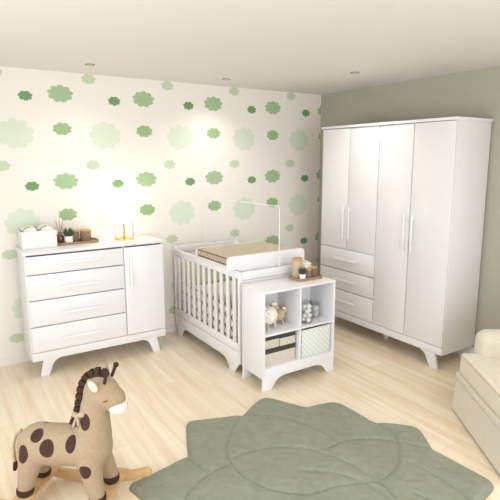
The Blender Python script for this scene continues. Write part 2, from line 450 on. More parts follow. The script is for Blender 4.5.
# ------------------------------------------------------------------ dresser
dx0, dx1, yf, yb, zb, zt = -3.625, -2.375, -.4585, -.035, .147, 1.121
dr = thing('dresser', 'wide white changing dresser with four drawers and one side door, under the lamp', 'dresser', ((dx0+dx1)/2, (yf+yb)/2, 0))
b = MB()
b.box(dx0, dx0+.02, yf+.018, yb, zb, zt-.025); b.box(dx1-.02, dx1, yf+.018, yb, zb, zt-.025)
b.box(dx0+.02, dx1-.02, yb-.012, yb, zb, zt-.025); b.box(dx0+.02, dx1-.02, yf+.018, yb-.012, zb+.05, zb+.07)
b.box(-2.777, -2.757, yf+.018, yb-.012, zb+.07, zt-.025)
b.build('body', 'soft', dr)
MB().box(dx0-.012, dx1+.012, yf-.008, yb+.003, zt-.025, zt, .004).build('top', 'white', dr)
MB().box(dx0+.003, dx1-.003, yf+.002, yf+.018, zb, .222, .003).build('plinth', 'soft', dr)
zs = [.228, .462, .698, .925, 1.090]
for i in range(4):
    z0, z1 = zs[i], zs[i+1]-.008
    d = MB().box(dx0+.012, -2.776, yf, yf+.017, z0, z1, .002).build('drawer', 'white', dr)
    zc = {0: .33, 1: .563, 2: .797, 3: 1.01}[i]
    bar_handle((-3.36, yf, zc), (-3.0, yf, zc), (0, -1, 0)).build('handle', 'handle', d)
d = MB().box(-2.765, dx1-.004, yf, yf+.017, .228, 1.082, .002).build('door', 'white', dr)
bar_handle((-2.715, yf, .70), (-2.715, yf, 1.055), (0, -1, 0)).build('handle', 'handle', d)
for y0 in (yf+.002, yb-.03):
    MB().prism(leg_profile(-3.532, -3.375, -3.566, -3.492, .150), y0, y0+.028, 'y').build('leg', 'soft', dr)
    MB().prism(leg_profile(-2.470, -2.625, -2.440, -2.508, .150), y0, y0+.028, 'y').build('leg', 'soft', dr)
MB().box(dx0+.10, dx1-.10, yf+.10, yb-.06, zb+.02, zb+.045).build('bottom_brace', 'soft', dr)

# ------------------------------------------------------------------ wardrobe
wX, y0, y1, z0, z1 = -.513, -2.3144, -.640, .142, 2.242
wa = thing('wardrobe', 'tall white four-door wardrobe with three drawers against the sage green wall', 'wardrobe', (-.26, (y0+y1)/2, 0))
b = MB()
b.box(wX+.018, -.018, y0, y0+.022, z0, z1-.025); b.box(wX+.018, -.018, y1-.022, y1, z0, z1-.025)
b.box(-.03, -.018, y0+.022, y1-.022, z0, z1-.025); b.box(wX+.018, -.03, y0+.022, y1-.022, z0+.05, z0+.07)
b.box(wX+.018, -.03, -1.482, -1.462, z0+.07, z1-.025); b.box(wX+.018, -.03, -1.462, y1-.022, .913, .929)
b.build('body', 'soft', wa)
MB().box(wX-.014, -.016, y0-.014, y1+.014, z1-.025, z1, .004).build('cornice', 'white', wa)
MB().box(wX+.002, wX+.018, y0+.003, y1-.003, z0, .212, .003).build('plinth', 'soft', wa)
for ya, yb_, za, zb_, hy in ((-1.058, y1-.004, .932, 2.212, -1.020), (-1.468, -1.066, .932, 2.212, -1.106), (-1.878, -1.476, .218, 2.212, -1.838), (y0+.004, -1.886, .218, 2.212, -1.930)):
    d = MB().box(wX, wX+.017, ya, yb_, za, zb_, .002).build('door', 'gloss', wa)
    hz = (1.035, 1.40) if za > .5 else (1.045, 1.385)
    bar_handle((wX, hy, hz[0]), (wX, hy, hz[1]), (-1, 0, 0), .016).build('handle', 'handle', d)
for za, zb_, hz in ((.218, .462, .35), (.470, .688, .585), (.696, .924, .815)):
    d = MB().box(wX, wX+.017, -1.468, y1-.004, za, zb_, .002).build('drawer', 'gloss', wa)
    bar_handle((wX, -1.225, hz), (wX, -.895, hz), (-1, 0, 0)).build('handle', 'handle', d)
for x0 in (wX+.002, -.05):
    MB().prism(leg_profile(-2.238, -2.04, -2.275, -2.190, .150), x0, x0+.028, 'x').build('leg', 'soft', wa)
    MB().prism(leg_profile(-.715, -.915, -.680, -.765, .150), x0, x0+.028, 'x').build('leg', 'soft', wa)
MB().box(-.30, -.27, -1.50, -1.45, 0, .195, .004).build('centre_foot', 'soft', wa)

# ------------------------------------------------------------------ crib
kx0, kx1, ky0, ky1, kt = -2.085, -1.285, -1.40, -.045, .950
kr = thing('crib', 'white wooden baby crib with slatted sides standing against the cloud wallpaper', 'crib', ((kx0+kx1)/2, (ky0+ky1)/2, 0))
def end_panel(ya, yb_, top, name):
    b = MB()
    b.box(kx0+.0, kx0+.04, ya, yb_, .10, top, .006); b.box(kx1-.04, kx1, ya, yb_, .10, top, .006)
    b.box(kx0+.04, kx1-.04, ya+.002, yb_-.002, top-.075, top, .006)
    b.box(kx0+.04, kx1-.04, ya+.008, yb_-.008, .14, top-.078, .003)
    b.build(name, 'soft', kr)
end_panel(ky1-.028, ky1, .975, 'headboard')
end_panel(ky0, ky0+.028, .938, 'footboard')
for sx, x in ((0, kx0), (1, kx1-.028)):
    MB().box(x, x+.028, ky0+.028, ky1-.028, .875, .945, .008).build('top_rail', 'soft', kr)
    MB().box(x, x+.028, ky0+.028, ky1-.028, .215, .288, .004).build('bottom_rail', 'soft', kr)
    for k in range(11):
        yc = -.150 - .1150*k
        MB().box(x+.004, x+.024, yc-.024, yc+.024, .285, .878, .005).build('slat', 'soft', kr)
    # side apron with two shaped feet
    z_a = .10; pts = [(ky0+.10, 0), (ky0+.028, .10), (ky0+.028, .208), (ky1-.028, .208), (ky1-.028, .12), (ky1-.07, 0), (ky1-.13, 0)]
    pts += [(ky1-.165, .04), (ky1-.185, .072), (ky1-.22, .092), (ky1-.27, .10)]
    pts += [(ky0+.33, .10), (ky0+.275, .093), (ky0+.235, .075), (ky0+.21, .045), (ky0+.175, 0)]
    MB().prism(pts[::-1], x+.002, x+.026, 'x', .002).build('side_apron', 'soft', kr)
MB().box(kx0+.03, kx1-.03, ky0+.03, ky1-.03, .40, .42, .003).build('mattress_base', 'soft', kr)
mt = MB().box(kx0+.058, kx1-.05, ky0+.06, ky1-.06, .42, .52, .03, 4).build('mattress', 'matt')
tag(mt, 'white cotton-covered mattress lying inside the slatted crib', 'mattress')
# ruffled valance behind the near slats
def wavy(x, ya, yb_, zf, z_bot, amp, wl_, th, n=160, rows=8):
    t = bmesh.new(); g = []
    for side in (0, 1):
        for r in range(rows+1):
            g.append([])
            for i in range(n+1):
                y = ya + (yb_-ya)*i/n
                zt_ = zf(y); z = z_bot + (zt_-z_bot)*r/rows
                g[-1].append(t.verts.new((x + side*th + amp*math.sin(2*math.pi*y/wl_)*(.5+.5*r/rows), y, z)))
    for s_ in (0, 1):
        for r in range(rows):
            for i in range(n):
                q = [g[s_*(rows+1)+r][i], g[s_*(rows+1)+r][i+1], g[s_*(rows+1)+r+1][i+1], g[s_*(rows+1)+r+1][i]]
                t.faces.new(q if s_ else q[::-1])
    R_ = rows+1
    for r in (0, rows):
        for i in range(n): t.faces.new((g[r][i], g[r][i+1], g[R_+r][i+1], g[R_+r][i]))
    for i in (0, n):
        for r in range(rows): t.faces.new((g[r][i], g[r+1][i], g[R_+r+1][i], g[R_+r][i]))
    bmesh.ops.recalc_face_normals(t, faces=t.faces)
    m = MB(); m.add(t); return m
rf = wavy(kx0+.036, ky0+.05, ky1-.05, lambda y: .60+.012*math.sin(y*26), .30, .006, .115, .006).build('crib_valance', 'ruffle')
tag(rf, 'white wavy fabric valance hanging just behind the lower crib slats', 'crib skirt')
b = MB()
b.box(kx0+.06, kx1-.04, ky1-.075, ky1-.035, .525, .80, .018, 3); b.box(kx1-.075, kx1-.035, ky0+.06, ky1-.08, .525, .80, .018, 3)
bo = b.build('bumper_pad', 'bumper')
tag(bo, 'yellow-green padded bumper lining the head and far side of the crib', 'crib bumper')

# changing tray lying across the crib
bt = thing('changing_tray', 'white changing tray with rounded end boards resting across the crib rails', 'changing tray', (-1.70, -.98, .951))
def tray_end(ya, name, L, Rr, zt_):
    pts = []
    zb_ = .952
    for cx, cz, a0 in ((L+.04, zt_-.04, 180), (Rr-.04, zt_-.04, 90)):
        for k in range(7):
            a = math.radians(a0 - k*15); pts.append((cx + .04*math.cos(a), cz + .04*math.sin(a)))
    pts += [(Rr, zb_), (kx1-.032, zb_), (kx1-.032, zb_-.06), (kx0+.032, zb_-.06), (kx0+.032, zb_), (L, zb_)] if Rr > kx1-.032 else [(Rr, zb_), (Rr, zb_-.06), (kx0+.032, zb_-.06), (kx0+.032, zb_), (L, zb_)]
    MB().prism(pts, ya, ya+.025, 'y', .006).build(name, 'white', bt)
tray_end(-1.345, 'end_board', -2.165, -1.322, 1.072); tray_end(-.632, 'end_board', -2.100, -1.31, 1.038)
MB().box(-2.10, -1.325, -1.32, -.632, .951, .965, .002).build('tray_base', 'white', bt)
pd = thing('changing_pad', 'beige rectangular changing pad with brown piping on the white tray', 'changing pad', (-1.70, -.92, .966))
MB().box(-2.088, -1.325, -1.310, -.635, .967, 1.026, .012, 3).build('pad_side', 'padside', pd)
MB().box(-2.085, -1.328, -1.307, -.638, 1.020, 1.040, .010, 3).build('pad_top', 'pad', pd)
b = MB()
for z in (1.028, .972):
    b.tube([(-2.089, -1.310, z), (-1.324, -1.310, z), (-1.324, -.635, z), (-2.089, -.635, z), (-2.089, -1.310, z)], .004, 8)
b.build('piping', 'trimbrown', pd)

# canopy wire
c = MB(); pts = [(-1.65, -1.386, .938)]
A_, B_ = Vector((-1.65, -1.386, 0)), Vector((-1.715, -.060, 0))
pts = [(A_.x, A_.y, .939), (A_.x, A_.y, 1.46)]
for k in range(1, 5):
    a = k/5*math.pi/2; pts.append((A_.x, A_.y + .022*(1-math.cos(a)), 1.462 + .022*math.sin(a)))
pts += [(B_.x, B_.y-.02, 1.484)]
for k in range(1, 5):
    a = k/5*math.pi/2; pts.append((B_.x, B_.y - .022 + .022*math.sin(a), 1.462 + .022*math.cos(a)))
pts += [(B_.x, B_.y, 1.44), (B_.x, B_.y, .976)]
cf = c.tube(pts, .0034, 8).build('canopy_frame', 'wire')
tag(cf, 'thin white wire canopy frame arching lengthwise above the crib', 'canopy frame')

# ------------------------------------------------------------------ cube bookcase at the crib's foot
bx0, bx1, by0, by1, bz0, bz1 = -2.083, -1.312, -1.770, -1.436, .100, .846
bc = thing('cube_bookcase', 'low white bookcase with four open cubes at the foot of the crib', 'bookcase', ((bx0+bx1)/2, (by0+by1)/2, 0))
MB().box(bx0, bx0+.02, by0, by1, bz0, bz1-.018).build('side_panel', 'white', bc)
MB().box(bx1-.02, bx1, by0, by1, bz0, bz1-.018).build('side_panel', 'white', bc)
MB().box(bx0-.002, bx1+.002, by0-.003, by1+.002, bz1-.018, bz1).build('top', 'white', bc)
MB().box(bx0+.02, bx1-.02, by0+.003, by1-.012, .465, .483, .002).build('shelf', 'white', bc)
MB().box(bx0+.02, bx1-.02, by0+.003, by1-.012, .172, .190, .002).build('bottom_shelf', 'white', bc)
for za, zb_ in ((.190, .465), (.483, bz1-.018)):
    MB().box(-1.707, -1.689, by0+.003, by1-.012, za, zb_, .002).build('divider', 'white', bc)
MB().box(bx0+.02, bx1-.02, by1-.012, by1-.002, .172, bz1-.018, 0).build('back_panel', 'soft', bc)
MB().box(bx0+.02, bx1-.02, by0+.002, by0+.020, bz0, .174, .002).build('plinth', 'white', bc)
for ya in (by0+.002, by1-.03):
    MB().prism(leg_profile(bx0+.002, bx0+.24, bx0-.004, bx0+.085, .102), ya, ya+.022, 'y').build('leg', 'white', bc)
    MB().prism(leg_profile(bx1-.002, bx1-.22, bx1+.004, bx1-.075, .102), ya, ya+.022, 'y').build('leg', 'white', bc)

# lower left: three lidded boxes
def lid_box(x0, x1, y0_, y1_, z0_, z1_, lidh, label, grp):
    t = thing('storage_box', label, 'box', ((x0+x1)/2, (y0_+y1_)/2, z0_), group=grp)
    MB().box(x0+.003, x1-.003, y0_+.003, y1_-.003, z0_, z1_-.006, .002).build('box_body', 'beigebox', t)
    MB().box(x0, x1, y0_, y1_, z1_-lidh, z1_, .003).build('lid', 'darklid', t)
g = 'beige storage boxes with dark lids in the bookcase'
lid_box(-2.055, -1.725, -1.735, -1.47, .191, .343, .042, 'wide beige box with charcoal lid, bottom of the stack in the bookcase', g)
lid_box(-2.055, -1.892, -1.735, -1.47, .344, .458, .040, 'left of two small beige boxes with charcoal lids on the wide box', g)
lid_box(-1.888, -1.725, -1.735, -1.47, .344, .452, .040, 'right of two small beige boxes with charcoal lids on the wide box', g)
# lower right: fabric cube
b = MB(); x0, x1, y0_, y1_, z0_, z1_ = -1.672, -1.352, -1.755, -1.46, .191, .445
b.box(x0, x1, y0_, y0_+.008, z0_, z1_, .003); b.box(x0, x1, y1_-.008, y1_, z0_, z1_, .003)
b.box(x0, x0+.008, y0_+.008, y1_-.008, z0_, z1_, .003); b.box(x1-.008, x1, y0_+.008, y1_-.008, z0_, z1_, .003); b.box(x0+.008, x1-.008, y0_+.008, y1_-.008, z0_, z0_+.008, 0)
tag(b.build('fabric_bin', 'dots'), 'pale mint fabric storage bin with white polka dots, lower right bookcase cube', 'storage bin')

# upper left: two toy sheep
def sheep(loc, s, body_m, head_m, label, rz):
    t = thing('toy_sheep', label, 'toy sheep', loc, rz)
    src = MB(); src.ell((0, 0, .093*s), (.062*s, .055*s, .056*s)); rr = random.Random(3)
    for k in range(70):
        th = math.acos(1-2*(k+.5)/70); ph = k*2.39996
        src.ell((.056*s*math.sin(th)*math.cos(ph), .049*s*math.sin(th)*math.sin(ph), .093*s + .050*s*math.cos(th)), (.013*s,)*3, seg=8)
    remeshed(src, .004*s, 2, 'body', body_m, t)
    h = MB().ell((.068*s, 0, .136*s), (.023*s, .019*s, .020*s)).ell((.090*s, 0, .127*s), (.016*s, .014*s, .013*s)).caps((.04*s, 0, .113*s), (.062*s, 0, .128*s), .024*s, .022*s)
    hd = remeshed(h, .004*s, 3, 'head', head_m, t)
    MB().ell((.060*s, 0, .156*s), (.024*s, .022*s, .013*s)).build('wool_cap', 'wool', t, local=True)
    for sy in (-1, 1):
        MB().ell((.062*s, sy*.026*s, .136*s), (.008*s, .016*s, .006*s), Matrix.Rotation(sy*-.4, 3, 'X')).build('ear', 'toyleg', t, local=True)
        for lx in (-.034, .034):
            MB().tube([(lx*s, sy*.026*s, .053*s), (lx*1.12*s, sy*.030*s, 0)], [.0075*s, .006*s], 10).build('leg', 'toyleg', t, local=True)
sheep((-1.955, -1.650, .484), 1.32, 'wool', 'beigewool', 'larger white woolly toy sheep with beige head in the upper left cube', .30)
sheep((-1.795, -1.580, .484), .86, 'beigewool', 'beigewool', 'smaller beige toy sheep beside the larger white one in the bookcase', -.25)

# upper right: glass jars
def glass_jar(loc, r, h, label, grp):
    t = thing('glass_jar', label, 'jar', loc, group=grp)
    MB().lathe([(0, .0), (r*.92, 0), (r, .006), (r, h*.86), (r*.86, h*.94), (r*.86, h), (r*.82, h), (r*.82, h*.93), (r-.003, h*.85), (r-.003, .007), (r*.9, .004), (0, .004)]).build('jar_body', 'glass', t, local=True)
    MB().lathe([(0, h+.001), (r*.95, h+.001), (r*.95, h+.008), (r*.3, h+.014), (0, h+.014)]).build('lid', 'glass', t, local=True)
    MB().ell((0, 0, h+.024), (.012, .012, .012)).build('lid_knob', 'glass', t, local=True)
    return t
g = 'clear glass jars in the upper right bookcase cube'
glass_jar((-1.570, -1.685, .484), .057, .190, 'clear lidded glass jar filled with cotton balls in the bookcase', g)
glass_jar((-1.405, -1.600, .484), .052, .125, 'clear glass jar of swabs beside the cotton ball jar, nearer the side panel', g)
glass_jar((-1.530, -1.500, .484), .045, .235, 'tallest clear glass jar, standing behind the cotton ball jar', g)
i = 0
for z, n_, r_ in ((.024, 3, .0275), (.063, 3, .0275), (.102, 3, .0275), (.140, 2, .0240)):
    for k in range(n_):
        a = k*2*math.pi/n_ + z*20
        o = MB().ell((0, 0, 0), (.0230, .0230, .0215), seg=14).build('cotton_ball', 'cotton', None, local=True)
        o.location = (-1.570+r_*math.cos(a), -1.685+r_*math.sin(a), .484+z+.003)
        tag(o, 'white cotton ball inside the clear lidded glass jar', 'cotton ball', 'cotton balls in the glass jar')
for k in range(16):
    a = k*2.4; r_ = .008+.032*math.sqrt(k/16)
    o = MB().tube([(0, 0, 0), (0, 0, .085)], .003, 6).ell((0, 0, .085), (.005, .005, .009), seg=8).build('cotton_swab', 'cotton', None, local=True)
    o.location = (-1.405+r_*math.cos(a), -1.600+r_*math.sin(a), .489); o.rotation_euler = (.10*math.sin(a), .10*math.cos(a), 0)
    tag(o, 'white cotton swab standing in the shorter clear glass jar', 'cotton swab', 'cotton swabs in the glass jar')

# ------------------------------------------------------------------ little jars, pots and trays
def rect_tray(x0, x1, y0_, y1_, z, label, h=.022, r=.03, rz=0, m='wood'):
    def rr(x0, x1, y0, y1, r):
        p = []
        for cx, cy, a0 in ((x1-r, y1-r, 0), (x0+r, y1-r, 90), (x0+r, y0+r, 180), (x1-r, y0+r, 270)):
            for k in range(6):
                a = math.radians(a0+k*18); p.append((cx+r*math.cos(a), cy+r*math.sin(a)))
        return p
    t = thing('wooden_tray', label, 'tray', ((x0+x1)/2, (y0_+y1_)/2, z))
    MB().prism(rr(x0+.006, x1-.006, y0_+.006, y1_-.006, r-.006), z, z+.008, 'z', 0).build('tray_floor', m, t)
    o, n_ = rr(x0, x1, y0_, y1_, r), rr(x0+.009, x1-.009, y0_+.009, y1_-.009, r-.009)
    tb = bmesh.new(); N = len(o); L = []
    for ring, zz in ((o, z+.0005), (o, z+h), (n_, z+h), (n_, z+.0005)): L.append([tb.verts.new((p[0], p[1], zz)) for p in ring])
    for a in range(4):
        A, B = L[a], L[(a+1) % 4]
        for k in range(N): tb.faces.new((A[k], A[(k+1) % N], B[(k+1) % N], B[k]))
    bmesh.ops.recalc_face_normals(tb, faces=tb.faces)
    MB().add(tb).build('tray_rim', m, t)
    return t
def lidded_jar(loc, r, h, label, body='woven', lid='woodlid', grp=None, knob=False):
    t = thing('lidded_jar', label, 'jar', loc, group=grp)
    MB().lathe([(0, 0), (r*.93, 0), (r, .005), (r, h*.84), (r*.95, h*.87), (0, h*.87)]).build('jar_body', body, t, local=True)
    MB().lathe([(0, h*.872), (r*1.03, h*.872), (r*1.03, h*.975), (r*.97, h), (0, h)]).build('lid', lid, t, local=True)
    if knob: MB().ell((0, 0, h+.008), (.009, .009, .009)).build('knob', lid, t, local=True)
    return t
def succulent(loc, label, s=1.0):
    t = thing('potted_succulent', label, 'potted plant', loc)
    MB().lathe([(0, 0), (.022*s, 0), (.027*s, .003), (.030*s, .052*s), (.027*s, .052*s), (.025*s, .044*s), (0, .044*s)]).build('pot', 'pot', t, local=True)
    MB().lathe([(0, .0442*s), (.0245*s, .0442*s), (.02*s, .047*s), (0, .048*s)]).build('soil', 'soil', t, local=True)
    b = MB(); rr = random.Random(5)
    for k in range(20):
        a = k*2.4; tilt = .25 + .75*(k/20); L = (.060 - .014*(k/20))*s
        d = Vector((math.cos(a)*math.sin(tilt), math.sin(a)*math.sin(tilt), math.cos(tilt)))
        p0 = Vector((0, 0, .046*s)) + Vector((math.cos(a), math.sin(a), 0))*.006*s
        b.tube([p0, p0+d*L*.35, p0+d*L*.7+Vector((0, 0, .004*s)), p0+d*L+Vector((0, 0, .010*s))], [.005*s, .0072*s, .005*s, .0008*s], 6)
    b.build('foliage', 'leaf', t, local=True)

# on the bookcase top
zt_ = .8465
rect_tray(-1.625, -1.350, -1.655, -1.475, zt_, 'small wooden tray of jars on top of the low white bookcase')
tz = zt_+.009
lidded_jar((-1.560, -1.535, tz), .046, .178, 'tallest jar with gold rim at the left of the bookcase tray', 'beigejar', 'woodlid')
lidded_jar((-1.490, -1.600, tz+0), .031, .085, 'short grey-brown jar with wooden lid, centre of the bookcase tray')
lidded_jar((-1.412, -1.580, tz), .032, .088, 'short grey-brown jar with wooden lid at the right end of the bookcase tray')
lidded_jar((-1.455, -1.515, tz), .030, .118, 'white ceramic jar at the back of the bookcase tray', 'pot', 'pot')
succulent((-1.568, -1.622, tz), 'small green succulent in a white pot at the front of the bookcase tray', .98)

# on the dresser top
Z = 1.1215
t = thing('fabric_basket', 'white woven rectangular basket at the left end of the dresser', 'basket', (-3.455, -.195, Z))
b = MB(); x0, x1, y0_, y1_, h = -3.605, -3.315, -.285, -.085, .150
b.box(x0, x1, y0_, y0_+.012, Z, Z+h, .005); b.box(x0, x1, y1_-.012, y1_, Z, Z+h, .005)
b.box(x0, x0+.012, y0_+.012, y1_-.012, Z, Z+h, .005); b.box(x1-.012, x1, y0_+.012, y1_-.012, Z, Z+h, .005); b.box(x0+.012, x1-.012, y0_+.012, y1_-.012, Z, Z+.01, 0)
b.build('basket_body', 'basket', t)
b = MB(); b.tube([(x0, y0_, Z+h), (x1, y0_, Z+h), (x1, y1_, Z+h), (x0, y1_, Z+h), (x0, y0_, Z+h)], .005, 8)
b.build('rim', 'basket', t)
def towel(x, label):
    t = thing('folded_towel', label, 'towel', (x, -.185, Z+.012), group='folded white towels in the basket')
    # folded slab standing in the basket, rounded fold at the top
    pts = [(x-.060, Z+.012), (x-.060, Z+.150)]
    for k in range(9):
        a = math.pi - math.pi*k/8; pts.append((x + .060*math.cos(a), Z+.150 + .042*math.sin(a)))
    pts += [(x+.060, Z+.012)]
    MB().prism(pts, -.262, -.108, 'y', .012).build('towel_fold', 'towel', t)
    q = []; 
    for k in range(7):
        a = math.pi - math.pi*k/12; q.append((x + .0605*math.cos(a), -.264, Z+.150 + .0425*math.sin(a)))
    MB().tube([(x-.0605, -.264, Z+.08)] + q, .0045, 8).tube([(x-.062, -.262, Z+.153), (x-.062, -.110, Z+.153)], .006, 8).build('trim', 'towelgreen', t)
towel(-3.530, 'white folded towel with grey-green edge, left of the two in the basket')
towel(-3.392, 'white folded towel with grey-green edge, right of the two in the basket')
rect_tray(-3.300, -2.925, -.245, -.065, Z, 'long shallow wooden tray holding jars on the dresser', .022, .035)
tz = Z+.009
succulent((-3.195, -.195, tz), 'dark green spiky succulent in a white pot on the dresser tray', 1.3)
lidded_jar((-3.120, -.125, tz), .036, .105, 'narrower brown woven jar directly behind the succulent on the dresser tray')
lidded_jar((-3.025, -.135, tz), .050, .108, 'widest brown woven jar at the right end of the dresser tray')
t = thing('reed_diffuser', 'amber reed diffuser bottle with tall reeds between basket and succulent', 'diffuser', (-3.255, -.125, tz))
MB().lathe([(0, 0), (.030, 0), (.033, .005), (.033, .060), (.026, .074), (.012, .082), (.012, .098), (.008, .098), (0, .090)]).build('bottle', 'amber', t, local=True)
MB().lathe([(.0125, .080), (.016, .082), (.016, .100), (.0125, .100), (.0125, .080)], n=20).build('collar', 'wood', t, local=True)
for k in range(6):
    a = k*1.05+.3
    MB().tube([(0, 0, .06), (.035*math.cos(a)*1.0, .03*math.sin(a), .215-.012*(k % 3))], .0017, 6).build('reed', 'wood', t, local=True)

# table lamp
lx, ly = -2.675, -.215
t = thing('table_lamp', 'glowing white drum table lamp with gold wire base on the dresser', 'lamp', (lx, ly, Z))
rs = .112
MB().lathe([(rs, .172), (rs*.97, .322), (rs*.97-.003, .322), (rs-.003, .172), (rs, .172)], n=48).build('lamp_shade', 'shade', t, local=True)
fr = MB()
for k in range(4):
    a = math.pi/4 + k*math.pi/2 + .5
    MB().tube([(.085*math.cos(a), .085*math.sin(a), .006), (.085*math.cos(a), .085*math.sin(a), .20)], .0045, 8).build('leg', 'gold', t, local=True)
ring = [(.085*math.cos(k*math.pi/16), .085*math.sin(k*math.pi/16), .006) for k in range(33)]
fr.tube(ring, .0045, 8); fr.tube([(p[0], p[1], .178) for p in ring], .0035, 8)
for a in (0.5+math.pi/4, .5+3*math.pi/4): fr.tube([(.085*math.cos(a), .085*math.sin(a), .006), (-.085*math.cos(a), -.085*math.sin(a), .006)], .004, 8)
fr.build('base_ring', 'gold', t, local=True)
MB().lathe([(0, .004), (.020, .004), (.016, .02), (.010, .03), (.010, .19), (.016, .20), (0, .20)], n=20).build('stem', 'gold', t, local=True)
MB().ell((0, 0, .235), (.028, .028, .038)).build('bulb', 'bulb', t, local=True)
l = D.lights.new('lamp_glow', 'POINT'); l.energy = .8; l.color = (1, .90, .70); l.shadow_soft_size = .035
o = D.objects.new('lamp_glow', l); COL.objects.link(o); o.location = (lx, ly, Z+.30)

# ------------------------------------------------------------------ flower rug
RC = (-2.537, -2.902)
OUT = [(-3.433, -2.35), (-3.421, -2.331), (-3.21, -2.305), (-3.006, -2.262), (-2.93, -2.08), (-2.852, -1.91), (-2.831, -1.883), (-2.64, -1.957), (-2.443, -2.021), (-2.318, -1.945), (-2.208, -1.892), (-2.161, -1.893), (-2.117, -1.935), (-1.982, -2.195), (-1.82, -2.225), (-1.757, -2.246), (-1.71, -2.306), (-1.703, -2.44), (-1.702, -2.625), (-1.572, -2.757), (-1.504, -2.842), (-1.512, -2.9), (-1.572, -2.996), (-1.632, -3.089), (-1.627, -3.205), (-1.617, -3.468), (-1.625, -3.506), (-1.665, -3.52)]
def PL(deg, r): return (RC[0]+r*math.cos(math.radians(deg)), RC[1]+r*math.sin(math.radians(deg)))
for vd, tdg in ((-51, -69), (-87, -105), (-123, -141), (-159, -177)):
    OUT.append(PL(vd, .87)); OUT += [PL(tdg+3, 1.05), PL(tdg, 1.07), PL(tdg-3, 1.05)]
OUT.append(PL(166, .84))
SE = [[(-3.007, -2.27), (-3.012, -2.36), (-2.985, -2.491)],
      [(-3.38, -2.78), (-3.211, -2.648), (-3.133, -2.578), (-2.99, -2.518), (-2.877, -2.5), (-2.818, -2.499)],
      [(-2.442, -2.027), (-2.57, -2.12), (-2.672, -2.222), (-2.779, -2.358), (-2.818, -2.499), (-2.819, -2.668), (-2.767, -2.818), (-2.677, -2.928), (-2.586, -2.998)],
      [(-2.442, -2.027), (-2.369, -2.082), (-2.244, -2.192), (-2.164, -2.345), (-2.108, -2.519), (-2.097, -2.68)],
      [(-2.773, -2.454), (-2.649, -2.456), (-2.504, -2.498), (-2.378, -2.593), (-2.296, -2.688), (-2.232, -2.821), (-2.199, -2.942), (-2.186, -3.078), (-2.195, -3.202), (-2.22, -3.297)],
      [(-2.227, -2.712), (-2.116, -2.696), (-2.005, -2.716), (-1.906, -2.768), (-1.796, -2.863), (-1.723, -2.953), (-1.637, -3.093)],
      [(-1.702, -2.631), (-1.704, -2.805), (-1.792, -2.936), (-1.906, -3.034), (-2.0, -3.084), (-2.121, -3.121), (-2.177, -3.117)],
      [(-1.909, -3.045), (-1.880, -3.119), (-1.860, -3.227), (-1.858, -3.303), (-1.86, -3.405), (-1.88, -3.52)],
      [(-2.586, -2.998), (-2.447, -3.016), (-2.328, -3.057), (-2.191, -3.115)]]
SE += [[(2*RC[0]-x, 2*RC[1]-y) for x, y in s] for s in (SE[0], SE[2], SE[3], SE[5])]
